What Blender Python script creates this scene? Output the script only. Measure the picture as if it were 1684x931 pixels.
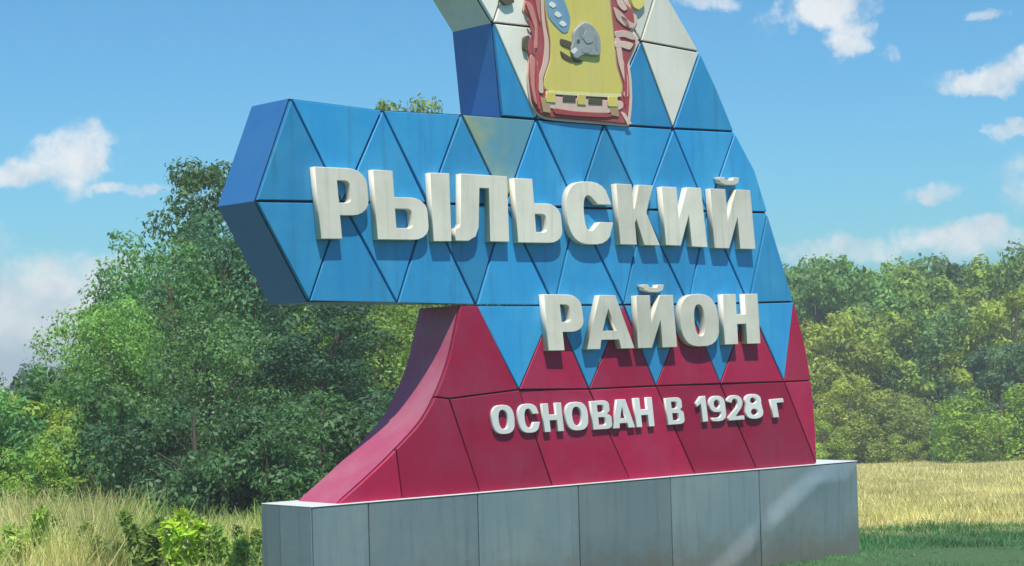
import bpy, bmesh, math, random
import numpy as np
from mathutils import Vector, Matrix, Euler

random.seed(7)
RNG = np.random.default_rng(7)
for o in list(bpy.data.objects):
    bpy.data.objects.remove(o, do_unlink=True)
S = bpy.context.scene
COL = S.collection

# ------------------------------------------------------------------ camera
W, H, F = 1684.0, 931.0, 3200.0
EYE = 1.36
ROLL = math.atan(0.027)
PITCH = math.atan((592 - H / 2) / F)
THETA = math.radians(40.7)
cam_d = bpy.data.cameras.new('camera')
cam = bpy.data.objects.new('camera', cam_d)
COL.objects.link(cam)
cam_d.sensor_width = 36.0
cam_d.lens = F / W * 36.0
cam_d.clip_start = 0.1
cam_d.clip_end = 5000
CAM_R = (Matrix.Rotation(math.pi / 2 + PITCH, 3, 'X') @ Matrix.Rotation(-ROLL, 3, 'Z'))
cam.matrix_world = Matrix.Translation((0, 0, EYE)) @ CAM_R.to_4x4()
S.camera = cam


def ray(px, py):
    return CAM_R @ Vector(((px - W / 2) / F, -(py - H / 2) / F, -1.0))


def at(px, py, dist):
    """the point of the place seen in that direction at that distance along y"""
    d = ray(px, py)
    return Vector((0, 0, EYE)) + d * (dist / d.y)


# ------------------------------------------------------------------ sun, sky, exposure
U = Vector((math.cos(THETA), math.sin(THETA), 0))     # along the face of the monument
N = Vector((math.sin(THETA), -math.cos(THETA), 0))    # out of its face
SUN = (U * -0.20 + N * 0.36 + Vector((0, 0, 0.84))).normalized()
sun_d = bpy.data.lights.new('sun', 'SUN')
sun_d.energy = 4.0
sun_d.angle = math.radians(0.53)
sun_d.color = (1.0, 0.94, 0.82)
sun = bpy.data.objects.new('sun', sun_d)
COL.objects.link(sun)
sun.rotation_euler = SUN.to_track_quat('Z', 'Y').to_euler()
S.view_settings.view_transform = 'Standard'
S.view_settings.look = 'None'
S.view_settings.gamma = 1.0
S.view_settings.exposure = 0.42

world = bpy.data.worlds.new('World')
S.world = world
world.use_nodes = True
wt = world.node_tree
wt.nodes.clear()


class NT:
    """tiny node helper"""
    def __init__(self, tree):
        self.t = tree

    def n(self, kind, **kw):
        node = self.t.nodes.new(kind)
        for k, v in kw.items():
            setattr(node, k, v)
        return node

    def link(self, a, b):
        self.t.links.new(a, b)

    def val(self, sock, v):
        if hasattr(v, 'is_output'):
            self.t.links.new(v, sock)
        else:
            sock.default_value = v

    def math(self, op, a, b=0.0, c=0.0, clamp=False):
        m = self.n('ShaderNodeMath', operation=op, use_clamp=clamp)
        self.val(m.inputs[0], a)
        self.val(m.inputs[1], b)
        self.val(m.inputs[2], c)
        return m.outputs[0]

    def mix(self, fac, a, b, blend='MIX'):
        m = self.n('ShaderNodeMix', data_type='RGBA', blend_type=blend)
        self.val(m.inputs['Factor'], fac)
        self.val(m.inputs[6], a)
        self.val(m.inputs[7], b)
        return m.outputs[2]

    def noise(self, vec, scale, detail=4.0, rough=0.55, out='Fac'):
        m = self.n('ShaderNodeTexNoise')
        if vec is not None:
            self.link(vec, m.inputs['Vector'])
        m.inputs['Scale'].default_value = scale
        m.inputs['Detail'].default_value = detail
        m.inputs['Roughness'].default_value = rough
        return m.outputs[out]

    def ramp(self, fac, lo, hi, a=0.0, b=1.0):
        m = self.n('ShaderNodeMapRange', interpolation_type='SMOOTHSTEP')
        self.val(m.inputs[0], fac)
        for i, v in zip((1, 2, 3, 4), (lo, hi, a, b)):
            m.inputs[i].default_value = v
        return m.outputs[0]


k = NT(wt)
sky = k.n('ShaderNodeTexSky', sky_type='NISHITA')
sky.sun_disc = False
sky.sun_elevation = math.asin(SUN.z)
sky.sun_rotation = math.atan2(SUN.x, SUN.y)
sky.air_density = 1.0
sky.dust_density = 0.6
sky.ozone_density = 1.2
co = k.n('ShaderNodeTexCoord').outputs['Generated']
sep = k.n('ShaderNodeSeparateXYZ')
k.link(co, sep.inputs[0])
az = k.math('ARCTAN2', sep.outputs[0], sep.outputs[1])
el = k.math('ARCSINE', sep.outputs[2])
# ragged cloud edges: the direction is pushed about by noise
nz = k.n('ShaderNodeTexNoise')
nz.inputs['Scale'].default_value = 26.0
nz.inputs['Detail'].default_value = 7.0
nz.inputs['Roughness'].default_value = 0.62
k.link(co, nz.inputs['Vector'])
nsep = k.n('ShaderNodeSeparateXYZ')
k.link(nz.outputs['Color'], nsep.inputs[0])
azn = k.math('MULTIPLY_ADD', k.math('SUBTRACT', nsep.outputs[0], 0.5), 0.060, az)
eln = k.math('MULTIPLY_ADD', k.math('SUBTRACT', nsep.outputs[1], 0.5), 0.034, el)
# cumulus by pixel centre in the photograph, half width, half height, density
CLOUDS = [(125, 262, 82, 74, 1.0), (40, 285, 90, 30, .9), (215, 312, 70, 16, .7),
          (60, 505, 250, 100, .95), (180, 455, 110, 45, .6), (-150, 420, 150, 90, .9),
          (1350, 20, 85, 38, 1.0), (1400, 62, 48, 38, .9), (1630, 132, 100, 26, .85),
          (1720, 112, 80, 35, .9), (1612, 18, 45, 13, .7), (1665, 208, 40, 18, .8),
          (1545, 312, 44, 16, .75), (1480, 95, 28, 14, .5), (1600, 395, 160, 36, .85),
          (1380, 415, 130, 26, .6), (1180, 0, 70, 20, .55), (1700, 300, 50, 60, .5)
          ]
tot = None
for (cx, cy, rx, ry, den) in CLOUDS:
    d = ray(cx, cy).normalized()
    a0, e0 = math.atan2(d.x, d.y), math.asin(d.z)
    qa = k.math('MULTIPLY', k.math('SUBTRACT', azn, a0), F / rx)
    qe = k.math('MULTIPLY', k.math('SUBTRACT', eln, e0), F / ry)
    r2 = k.math('MULTIPLY_ADD', qa, qa, k.math('MULTIPLY', qe, qe))
    m = k.math('MULTIPLY', k.math('SUBTRACT', 1.15, r2, clamp=True), den)
    tot = m if tot is None else k.math('MAXIMUM', tot, m)
tot = k.math('ADD', tot, k.math('MULTIPLY', k.math('SUBTRACT', k.noise(co, 75.0, 8.0, 0.68), 0.5), k.ramp(tot, 0.02, 0.4, 0.0, 1.6)))
inside = k.ramp(tot, 0.04, 1.05)
# the rest of the sky: broken fair-weather cloud from the same family
pl = k.n('ShaderNodeVectorMath', operation='DIVIDE')
k.link(co, pl.inputs[0])
cz = k.n('ShaderNodeCombineXYZ')
zz = k.math('MAXIMUM', k.math('ADD', sep.outputs[2], 0.12), 0.05)
for i in range(3):
    k.link(zz, cz.inputs[i])
k.link(cz.outputs[0], pl.inputs[1])
gen = k.ramp(k.noise(pl.outputs[0], 1.3, 7.0, 0.58), 0.54, 0.70)
away = k.ramp(k.math('ABSOLUTE', az), 0.30, 0.50)
away = k.math('MAXIMUM', away, k.ramp(el, 0.22, 0.36))
cloud = k.math('MAXIMUM', inside, k.math('MULTIPLY', gen, away))
shade = k.noise(co, 30.0, 5.0, 0.6)
ccol = k.mix(k.ramp(shade, 0.35, 0.62), (5.6, 6.2, 6.8, 1), (8.0, 8.1, 8.0, 1))
tint = k.mix(1.0, sky.outputs[0], (0.42, 0.89, 1.15, 1), 'MULTIPLY')
fin = k.mix(k.math('MULTIPLY', cloud, 0.86), tint, ccol)
bg = k.n('ShaderNodeBackground')
bg.inputs['Strength'].default_value = 0.088
k.link(fin, bg.inputs['Color'])
wo = k.n('ShaderNodeOutputWorld')
k.link(bg.outputs[0], wo.inputs['Surface'])

# ------------------------------------------------------------------ helpers


def tag(o, label=None, cat=None, group=None, kind=None):
    for key, v in (('label', label), ('category', cat), ('group', group), ('kind', kind)):
        if v:
            o[key] = v
    return o


def empty(name, loc=(0, 0, 0), rz=0.0):
    o = bpy.data.objects.new(name, None)
    o.empty_display_size = 0.2
    o.location = loc
    o.rotation_euler = (0, 0, rz)
    COL.objects.link(o)
    return o


def link_mesh(name, me, mats, parent=None):
    o = bpy.data.objects.new(name, me)
    for m in (mats if isinstance(mats, (list, tuple)) else [mats]):
        if m.name not in [x.name for x in me.materials if x]:
            me.materials.append(m)
    COL.objects.link(o)
    if parent is not None:
        o.parent = parent
    return o


def mesh_from(name, verts, faces):
    me = bpy.data.meshes.new(name)
    me.from_pydata(verts, [], faces)
    me.update()
    return me


def quick_mesh(name, V, loops_per_face, nf):
    """V (n,3) numpy, faces use the vertices in order, loops_per_face each"""
    me = bpy.data.meshes.new(name)
    nv = len(V)
    me.vertices.add(nv)
    me.vertices.foreach_set('co', np.ascontiguousarray(V, np.float32).ravel())
    me.loops.add(nv)
    me.loops.foreach_set('vertex_index', np.arange(nv, dtype=np.int32))
    me.polygons.add(nf)
    me.polygons.foreach_set('loop_start', np.arange(0, nv, loops_per_face, dtype=np.int32))
    me.update(calc_edges=True)
    me.validate()
    return me


def new_mat(name):
    m = bpy.data.materials.new(name)
    m.use_nodes = True
    t = m.node_tree
    b = t.nodes['Principled BSDF']
    return m, NT(t), b


def paint(name, col, rough=0.45, wear=(0.5, 0.5, 0.5), wear_amt=0.25, bump=0.25, metal=0.0, streak=0.25, spec=0.5, obj_var=0.14, splash=0.0):
    """sheet metal under weathered paint: blotches, rain streaks, faint oil-canning"""
    m, k, b = new_mat(name)
    tc = k.n('ShaderNodeTexCoord').outputs['Object']
    n1 = k.noise(tc, 2.3, 6, 0.6)
    n2 = k.noise(tc, 22.0, 6, 0.65)
    mp = k.n('ShaderNodeMapping')
    mp.inputs['Scale'].default_value = (26, 26, 1.6)
    k.link(tc, mp.inputs[0])
    n3 = k.noise(mp.outputs[0], 1.0, 4, 0.6)
    rnd = k.n('ShaderNodeObjectInfo').outputs['Random']
    c0 = k.mix(k.math('MULTIPLY', k.ramp(n1, 0.38, 0.72), wear_amt), (*col, 1), (*wear, 1))
    c1 = k.mix(k.math('MULTIPLY', k.ramp(n3, 0.48, 0.78), streak), c0, tuple(x * 0.55 + 0.02 for x in col) + (1,))
    c2 = k.mix(k.math('MULTIPLY', k.ramp(n2, 0.58, 0.8), 0.25), c1, (*wear, 1))
    if splash:                      # dried mud thrown up from the ground
        sz = k.n('ShaderNodeSeparateXYZ')
        k.link(tc, sz.inputs[0])
        hgt = k.math('ADD', sz.outputs[2], k.math('MULTIPLY', k.math('SUBTRACT', k.noise(tc, 7.0, 6, 0.7), 0.5), 0.5))
        c2 = k.mix(k.ramp(hgt, 0.0, splash, 0.65, 0.0), c2, (0.15, 0.125, 0.085, 1))
    hs = k.n('ShaderNodeHueSaturation')
    k.link(c2, hs.inputs['Color'])
    k.link(k.math('MULTIPLY_ADD', k.math('SUBTRACT', rnd, 0.5), obj_var * 2, 1.0), hs.inputs['Value'])
    k.link(hs.outputs[0], b.inputs['Base Color'])
    k.link(k.math('MULTIPLY_ADD', n2, 0.25, rough - 0.1), b.inputs['Roughness'])
    b.inputs['Metallic'].default_value = metal
    b.inputs['Specular IOR Level'].default_value = spec
    bp = k.n('ShaderNodeBump')
    bp.inputs['Strength'].default_value = bump
    bp.inputs['Distance'].default_value = 0.02
    k.link(k.math('ADD', n1, k.math('MULTIPLY', n2, 0.06)), bp.inputs['Height'])
    k.link(bp.outputs[0], b.inputs['Normal'])
    return m


M = {}
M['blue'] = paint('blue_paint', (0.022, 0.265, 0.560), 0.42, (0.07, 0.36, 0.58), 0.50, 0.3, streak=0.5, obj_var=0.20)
M['blue_olive'] = paint('olive_blue_paint', (0.10, 0.27, 0.36), 0.5, (0.36, 0.36, 0.12), 0.85, 0.25)  # blue blotched with olive yellow
M['blue_side'] = paint('shaded_blue_side', (0.028, 0.155, 0.40), 0.45, (0.06, 0.20, 0.38), 0.3, 0.2)  # darker blue: shade of the side faces put into the colour
M['red'] = paint('crimson_paint', (0.39, 0.010, 0.060), 0.5, (0.36, 0.06, 0.12), 0.45, 0.3, spec=0.25, streak=0.4, obj_var=0.24)
M['red_side'] = paint('faded_lit_crimson', (0.38, 0.065, 0.13), 0.5, (0.40, 0.20, 0.24), 0.5, 0.2)  # faded crimson, with the flank's sunlit paleness put into the colour
M['white'] = paint('white_paint', (0.80, 0.77, 0.68), 0.5, (0.52, 0.52, 0.42), 0.4, 0.2)
M['letter'] = paint('letter_white', (0.74, 0.70, 0.60), 0.5, (0.48, 0.45, 0.36), 0.55, 0.2, obj_var=0.10, streak=0.45)
M['letter_flat'] = paint('small_letter_white', (0.74, 0.74, 0.72), 0.5, (0.55, 0.55, 0.52), 0.3, 0.1, obj_var=0.05)
M['seam_blue'] = paint('navy_seam_shade', (0.008, 0.024, 0.075), 0.7, (0.02, 0.04, 0.08), 0.3, 0.1)  # groove shade between panels put into a dark navy
M['seam_red'] = paint('maroon_seam_shade', (0.05, 0.010, 0.022), 0.7, (0.06, 0.02, 0.03), 0.3, 0.1)  # groove shade between red panels put into a dark maroon
M['zinc'] = paint('galvanised_sheet', (0.185, 0.25, 0.275), 0.42, (0.25, 0.30, 0.29), 0.6, 0.3, 0.15, 0.45, splash=0.34)
M['zinc_seam'] = paint('plinth_seam', (0.03, 0.045, 0.05), 0.7, (0.05, 0.06, 0.06), 0.3, 0.1)
M['coping'] = paint('pale_flashing', (0.62, 0.64, 0.62), 0.4, (0.45, 0.46, 0.44), 0.4, 0.2)
M['gold'] = paint('emblem_yellow', (0.68, 0.56, 0.13), 0.45, (0.62, 0.58, 0.24), 0.4, 0.2)
M['emblem_red'] = paint('emblem_red', (0.42, 0.065, 0.075), 0.5, (0.52, 0.20, 0.18), 0.4, 0.3)
M['emblem_pink'] = paint('emblem_pink', (0.66, 0.46, 0.38), 0.5, (0.62, 0.48, 0.42), 0.5, 0.3)
M['emblem_grey'] = paint('emblem_grey', (0.27, 0.30, 0.31), 0.45, (0.40, 0.42, 0.40), 0.6, 0.6)
M['emblem_dark'] = paint('emblem_dark', (0.10, 0.075, 0.05), 0.5, (0.16, 0.12, 0.06), 0.4, 0.3)
M['emblem_blue'] = paint('emblem_blue', (0.16, 0.30, 0.44), 0.45, (0.36, 0.46, 0.52), 0.5, 0.3)


M['trim_pale'] = paint('emblem_pale', (0.70, 0.66, 0.38), 0.45, (0.6, 0.55, 0.3), 0.4, 0.2)
M['emblem_rose'] = paint('emblem_rose', (0.56, 0.19, 0.17), 0.5, (0.6, 0.34, 0.28), 0.5, 0.3)
M['emblem_tan'] = paint('emblem_tan', (0.44, 0.30, 0.16), 0.45, (0.5, 0.4, 0.24), 0.4, 0.3)


def foliage(name, trans=0.42):
    """leaves: tone from the plant's own colour, varied from leaf group to leaf group"""
    m, k, b = new_mat(name)
    oi = k.n('ShaderNodeObjectInfo')
    g = k.n('ShaderNodeNewGeometry')
    n1 = k.noise(g.outputs['Position'], 1.1, 3, 0.6)
    n2 = k.noise(g.outputs['Position'], 7.0, 2, 0.6)
    hs = k.n('ShaderNodeHueSaturation')
    k.link(oi.outputs['Color'], hs.inputs['Color'])
    v = k.math('MULTIPLY_ADD', k.math('SUBTRACT', n1, 0.5), 2.1, 1.0)
    v = k.math('MULTIPLY_ADD', k.math('SUBTRACT', g.outputs['Random Per Island'], 0.5), 0.75, v)
    k.link(v, hs.inputs['Value'])
    k.link(k.math('MULTIPLY_ADD', k.math('SUBTRACT', n2, 0.5), -0.06, 0.5), hs.inputs['Hue'])
    k.link(hs.outputs[0], b.inputs['Base Color'])
    b.inputs['Roughness'].default_value = 0.5
    b.inputs['Specular IOR Level'].default_value = 0.35
    tr = k.n('ShaderNodeBsdfTranslucent')
    c2 = k.mix(1.0, hs.outputs[0], (1.25, 1.25, 0.55, 1), 'MULTIPLY')
    k.link(c2, tr.inputs['Color'])
    mx = k.n('ShaderNodeMixShader')
    mx.inputs[0].default_value = trans
    k.link(b.outputs[0], mx.inputs[1])
    k.link(tr.outputs[0], mx.inputs[2])
    out = [n for n in m.node_tree.nodes if n.type == 'OUTPUT_MATERIAL'][0]
    k.link(mx.outputs[0], out.inputs['Surface'])
    return m


M['leaf'] = foliage('leaf')
M['grass'] = foliage('grass_blade', 0.3)
m, k, b = new_mat('bark')
tc = k.n('ShaderNodeTexCoord').outputs['Object']
mp = k.n('ShaderNodeMapping')
mp.inputs['Scale'].default_value = (9, 9, 1.5)
k.link(tc, mp.inputs[0])
nb = k.noise(mp.outputs[0], 2.0, 6, 0.7)
k.link(k.mix(nb, (0.05, 0.04, 0.03, 1), (0.16, 0.13, 0.10, 1)), b.inputs['Base Color'])
b.inputs['Roughness'].default_value = 0.9
M['bark'] = m
m, k, b = new_mat('weed_stem')
b.inputs['Base Color'].default_value = (0.16, 0.20, 0.06, 1)
M['stem'] = m
m, k, b = new_mat('weed_flower')
oi = k.n('ShaderNodeObjectInfo')
k.link(oi.outputs['Color'], b.inputs['Base Color'])
b.inputs['Roughness'].default_value = 0.7
M['flower'] = m

# ------------------------------------------------------------------ ground
CREST = 14.7


def ground_z(x, y):
    """level roadside verge, a meadow falling away behind it"""
    d = y - CREST
    if d <= 0:
        z = 0.0
    else:
        s = min(d, 75.0)
        z = -0.046 * s * min(1.0, s / 2.0) if s < 2 else -0.046 * s
    z += 0.05 * math.sin(x * 0.7 + y * 0.31) * min(1, max(0, d) / 4)
    return z


def grid(xs, ys):
    V = [(x, y, ground_z(x, y)) for y in ys for x in xs]
    nx = len(xs)
    Fc = [(j * nx + i, j * nx + i + 1, (j + 1) * nx + i + 1, (j + 1) * nx + i)
          for j in range(len(ys) - 1) for i in range(nx - 1)]
    return V, Fc


xs = [-1500, -700, -300, -150, -80] + list(np.linspace(-45, 60, 60)) + [90, 150, 300, 700, 1500]
ys = [-600, -200, -60, -10] + list(np.linspace(4, 110, 90)) + [140, 200, 320, 600, 1200, 2500]
me = mesh_from('ground', *grid([float(x) for x in xs], [float(y) for y in ys]))
for p in me.polygons:
    p.use_smooth = True
m, k, b = new_mat('meadow_soil')
g = k.n('ShaderNodeNewGeometry').outputs['Position']
sp = k.n('ShaderNodeSeparateXYZ')
k.link(g, sp.inputs[0])
n1 = k.noise(g, 0.35, 6, 0.6)
n2 = k.noise(g, 9.0, 5, 0.7)
dry = k.mix(n1, (0.42, 0.35, 0.12, 1), (0.54, 0.45, 0.20, 1))
dry = k.mix(k.ramp(n2, 0.5, 0.75), dry, (0.20, 0.21, 0.06, 1))
grn = k.mix(n2, (0.05, 0.12, 0.04, 1), (0.09, 0.17, 0.06, 1))
edge = k.math('MULTIPLY_ADD', k.math('SUBTRACT', n1, 0.5), 0.8, sp.outputs[1])
k.link(k.mix(k.ramp(edge, CREST - 0.5, CREST + 0.1), grn, dry), b.inputs['Base Color'])
b.inputs['Roughness'].default_value = 1.0
bp = k.n('ShaderNodeBump')
bp.inputs['Distance'].default_value = 0.08
k.link(n2, bp.inputs['Height'])
k.link(bp.outputs[0], b.inputs['Normal'])
tag(link_mesh('ground', me, m), kind='structure')

# ------------------------------------------------------------------ the monument
PLINTH_PROUD = 0.05
base = at(513, 834, 10.2)                     # upper front corner of the plinth
PH = base.z                                   # plinth height
O = Vector((base.x, base.y, 0)) - N * PLINTH_PROUD
root = empty('district_sign', O, THETA)
tag(root, 'tall faceted blue, white and crimson district sign with raised white letters on grey plinth', 'sign')


def loc(px, py, y=0.0):
    """photo point -> (along, up) on the plane parallel to the sign's face, y behind it"""
    d = ray(px, py)
    c = Vector((0, 0, EYE))
    p0 = O - N * y
    t = (p0 - c).dot(N) / d.dot(N)
    p = c + d * t
    return ((p - O).dot(U), p.z)


def P(*pts, y=0.0):
    return [loc(a, b_, y) for a, b_ in pts]


def ccw(p):
    a = sum(p[i][0] * p[(i + 1) % len(p)][1] - p[(i + 1) % len(p)][0] * p[i][1] for i in range(len(p)))
    return list(p) if a > 0 else list(reversed(p))


def inset(poly, g):
    n = len(poly)
    out = []
    for i in range(n):
        a, b_, c = (Vector(poly[i - 1]), Vector(poly[i]), Vector(poly[(i + 1) % n]))
        e1 = (b_ - a).normalized()
        e2 = (c - b_).normalized()
        n1 = Vector((-e1.y, e1.x))
        n2 = Vector((-e2.y, e2.x))
        mth = n1 + n2
        if mth.length < 1e-6:
            mth = n1
        mth.normalize()
        s = g / max(0.35, mth.dot(n1))
        q = b_ + mth * s
        out.append((q.x, q.y))
    return out


def prism(name, poly, y0, y1, mats, parent, chamfer=0.0, front_slot=0, tilt=(0, 0)):
    """poly in the sign's plane, front at y0 (towards the road), back at y1"""
    poly = ccw(poly)
    n = len(poly)
    cu = sum(p[0] for p in poly) / n
    cv = sum(p[1] for p in poly) / n
    rings = [(poly, y1, False)]
    if chamfer:
        rings += [(poly, y0 + chamfer, True), (inset(poly, chamfer), y0, True)]
    else:
        rings += [(poly, y0, True)]
    V = []
    for pl_, y, t in rings:
        for (u, v) in pl_:
            V.append((u, y + ((u - cu) * tilt[0] + (v - cv) * tilt[1] if t else 0), v))
    Fc = []
    for r in range(len(rings) - 1):
        for i in range(n):
            j = (i + 1) % n
            Fc.append((r * n + i, r * n + j, (r + 1) * n + j, (r + 1) * n + i))
    Fc.append(tuple(range((len(rings) - 1) * n, len(rings) * n)))
    Fc.append(tuple(range(n - 1, -1, -1)))
    me = mesh_from(name, V, Fc)
    bm = bmesh.new()
    bm.from_mesh(me)
    bmesh.ops.recalc_face_normals(bm, faces=bm.faces)
    bm.to_mesh(me)
    bm.free()
    o = link_mesh(name, me, mats, parent)
    if front_slot:
        me.polygons[len(Fc) - 2].material_index = front_slot
    return o


A = [(475, 162), (625, 181), (755, 188), (878, 197), (990, 205), (1103, 212), (1205, 217)]
B = [(418, 331), (560, 333), (700, 335), (828, 338), (945, 342), (1055, 345), (1160, 348), (1259, 350)]
C = [(505, 497), (650, 500), (780, 503), (908, 503), (1022, 502), (1128, 501), (1228, 499), (1302, 497)]
D = [(714, 657), (850, 641), (965, 640), (1075, 635), (1181, 631), (1286, 628), (1331, 626)]


def eline(x):
    return (x, 836 - 0.0868 * (x - 513))


E = [eline(x) for x in (548, 659, 787, 906, 1033, 1140, 1241, 1339)]
FR = [(808, 38), (930, 52), (1050, 68), (1147, 86)]
G = [(726, -98), (848, -86), (968, -70), (1080, -26)]
HH = [(655, -215), (800, -205), (925, -150)]
TL = (823, 192)
def smooth(pts, n=4):
    """a curve through the points"""
    q = [np.array(p, float) for p in pts]
    q = [2 * q[0] - q[1]] + q + [2 * q[-1] - q[-2]]
    out = []
    for a in range(1, len(q) - 2):
        p0, p1, p2, p3 = q[a - 1:a + 3]
        for t in np.arange(n) / n:
            out.append(tuple(0.5 * (2 * p1 + (p2 - p0) * t + (2 * p0 - 5 * p1 + 4 * p2 - p3) * t * t + (3 * p1 - p0 - 3 * p2 + p3) * t ** 3)))
    return out + [tuple(pts[-1])]


FLANK = smooth([(754, 503), (745, 546), (735, 590), (717, 640), (690, 691), (648, 738), (604, 781), (548, 831)])
D[0] = FLANK[13]
RED_CURVE = FLANK[:14]
RED_CURVE2 = FLANK[13:21]
RED_CURVE3 = FLANK[20:]
EDGE = [(1147, 86), (1175, 145), (1205, 217)], [(1205, 217), (1238, 280), (1259, 350)], \
       [(1259, 350), (1284, 435), (1302, 497)], [(1302, 497), (1321, 571), (1331, 626)], [(1331, 626), (1337, 700), (1339, 764)]
D_ = 0.355
YF = 0.004
# solid bodies behind the facets, butted at the colour changes
blue_out = [C[0], B[0], A[0], A[1], A[2], TL] + FR + EDGE[0][1:] + EDGE[1][1:] + EDGE[2][1:]
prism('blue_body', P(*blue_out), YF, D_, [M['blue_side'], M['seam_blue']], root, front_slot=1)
white_out = FR[::-1] + [G[0], HH[0], HH[1], HH[2], G[3], (1100, 5), (1131, 58)]
prism('white_body', P(*white_out), YF, D_, [M['white'], M['seam_blue']], root, front_slot=1)
red_out = [C[7]] + EDGE[3][1:] + EDGE[4][1:] + [E[0]] + RED_CURVE3[::-1][1:] + RED_CURVE2[::-1][1:] + RED_CURVE[::-1][1:]
rb = prism('red_body', P(*red_out), YF, D_, [M['red_side'], M['seam_red']], root, front_slot=1)
for p in rb.data.polygons:
    p.use_smooth = True
es = rb.modifiers.new('sharp_edges', 'EDGE_SPLIT')
es.split_angle = math.radians(28)

GAP = 0.007


def panel(kind, pts, m, gap=GAP):
    poly = inset(ccw(P(*pts)), gap)
    return prism(kind + '_panel', poly, -0.020, 0.002, M[m], root, 0.003,
                 tilt=(random.uniform(-.012, .012), random.uniform(-.012, .012)))


for i in range(7):
    pts = [B[i], B[i + 1], A[i]]
    if i == 6:
        pts = [B[6]] + EDGE[1][::-1]
    panel('blue', pts, 'blue')
for i in range(6):
    panel('blue', [A[i], A[i + 1], B[i + 1]], 'blue_olive' if i == 2 else 'blue')
for i in range(7):
    panel('blue', [B[i], B[i + 1], C[i]], 'blue')
    pts = [C[i], C[i + 1], B[i + 1]]
    if i == 6:
        pts = [C[6]] + EDGE[2][::-1]
    panel('blue', pts, 'blue')
for i in range(5):
    panel('blue', [C[i + 2], C[i + 3], D[i + 1]], 'blue', 0.004)
panel('red', RED_CURVE + [(735, 656), D[1], (783, 503)], 'red', 0.004)
for i in range(1, 5):
    panel('red', [D[i], D[i + 1], C[i + 2]], 'red', 0.004)
panel('red', [D[5]] + [EDGE[3][2], EDGE[3][1], EDGE[3][0]], 'red', 0.004)
panel('red', RED_CURVE3 + [E[1]], 'red', 0.005)
panel('red', RED_CURVE2 + [E[1], E[2], (735, 656)], 'red', 0.005)
DD = [(735, 656)] + D[1:]
for i in range(5):
    panel('red', [DD[i], DD[i + 1], E[i + 3], E[i + 2]], 'red', 0.005)
panel('red', [D[5], D[6], (1337, 700), E[7]], 'red', 0.005)
# tower
panel('blue', [FR[0], TL, A[3]], 'blue')
for i in range(1, 3):
    panel('blue', [FR[i], A[i + 2], A[i + 3]], 'blue')
panel('blue', [A[5]] + EDGE[0][::-1], 'blue')
for i in range(3):
    panel('white', [FR[i], FR[i + 1], A[i + 3]], 'white')
    panel('white', [FR[i], FR[i + 1], G[i + 1]] if i < 2 else [FR[2], FR[3], (1131, 58), (1100, 5), G[3]], 'white')
    panel('white', [G[i], G[i + 1], FR[i]], 'white')
panel('white', [HH[0], HH[1], G[0]], 'white')
panel('white', [HH[1], G[1], G[0]], 'white')
panel('white', [HH[1], HH[2], G[1]], 'white')
panel('white', [HH[2], G[2], G[1]], 'white')
panel('white', [HH[2], G[3], G[2]], 'white')

# ------------------------------------------------------------------ plinth
plinth = bpy.data.objects.new('plinth', None)
COL.objects.link(plinth)
plinth.parent = root
yp = -PLINTH_PROUD
us = [loc(px, 840, yp)[0] for px in (513, 606, 786, 952, 1104, 1250, 1412)]
PD = 0.47                                     # depth of the plinth
u0, u1 = us[0], us[-1]


def box(name, a, b_, mats, parent, chamfer=0.0):
    x0, y0, z0 = a
    x1, y1, z1 = b_
    bm = bmesh.new()
    bmesh.ops.create_cube(bm, size=1.0)
    for v in bm.verts:
        v.co = ((x0 + x1) / 2 + v.co.x * (x1 - x0), (y0 + y1) / 2 + v.co.y * (y1 - y0), (z0 + z1) / 2 + v.co.z * (z1 - z0))
    if chamfer:
        bmesh.ops.bevel(bm, geom=list(bm.edges), offset=chamfer, segments=1, affect='EDGES')
    me = bpy.data.meshes.new(name)
    bm.to_mesh(me)
    bm.free()
    return link_mesh(name, me, mats, parent)


box('core', (u0 + .012, yp + .012, -0.25), (u1 - .012, yp + PD - .012, PH - .014), M['zinc_seam'], plinth)


def sheet(name, a, b_, fixed, axis, parent, streak_dent=None, bulge=0.0015):
    """a thin cladding sheet, slightly buckled, as a grid with returns"""
    nx, nz = (40, 40) if streak_dent else (14, 10)
    V, Fc = [], []
    ph = random.uniform(0, 6)
    for j in range(nz + 1):
        for i in range(nx + 1):
            s, t = i / nx, j / nz
            d = bulge * (math.sin(math.pi * s) * math.sin(math.pi * t) + 0.4 * math.sin(5 * s + ph) * math.sin(math.pi * t))
            p = a + (b_ - a) * s
            z = -0.25 + (PH - 0.006 + 0.25) * t
            if streak_dent:
                d += streak_dent(p, z) * min(1, 8 * t, 8 * (1 - t), 8 * s, 8 * (1 - s))
            if axis == 'y':
                V.append((p, fixed - d, z))
            else:
                V.append((fixed - d, p, z))
    for j in range(nz):
        for i in range(nx):
            q = j * (nx + 1) + i
            Fc.append((q, q + 1, q + nx + 2, q + nx + 1))
    me = mesh_from(name, V, Fc)
    for p in me.polygons:
        p.use_smooth = True
    o = link_mesh(name, me, M['zinc'], parent)
    so = o.modifiers.new('thickness', 'SOLIDIFY')
    so.thickness = 0.008
    so.offset = -1 if axis == 'y' else 1
    es = o.modifiers.new('sharp_edges', 'EDGE_SPLIT')
    es.split_angle = math.radians(30)
    return o


c0 = loc(1340, 778, yp)
c1 = loc(1190, 925, yp)


def streak_dent(u, z):  # dent invented so its slope shows as a streak of light
    """an added diagonal dent in the right-hand sheets"""
    ax, az_ = c1[0] - c0[0], c1[1] - c0[1]
    L = math.hypot(ax, az_)
    dist = ((u - c0[0]) * az_ - (z - c0[1]) * ax) / L
    q = min(1.0, max(0.0, 0.5 - dist / 0.13))
    q = q * q * (3 - 2 * q)
    return 0.030 * q * math.exp(-max(0.0, -dist - 0.065) / 0.28)


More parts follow.
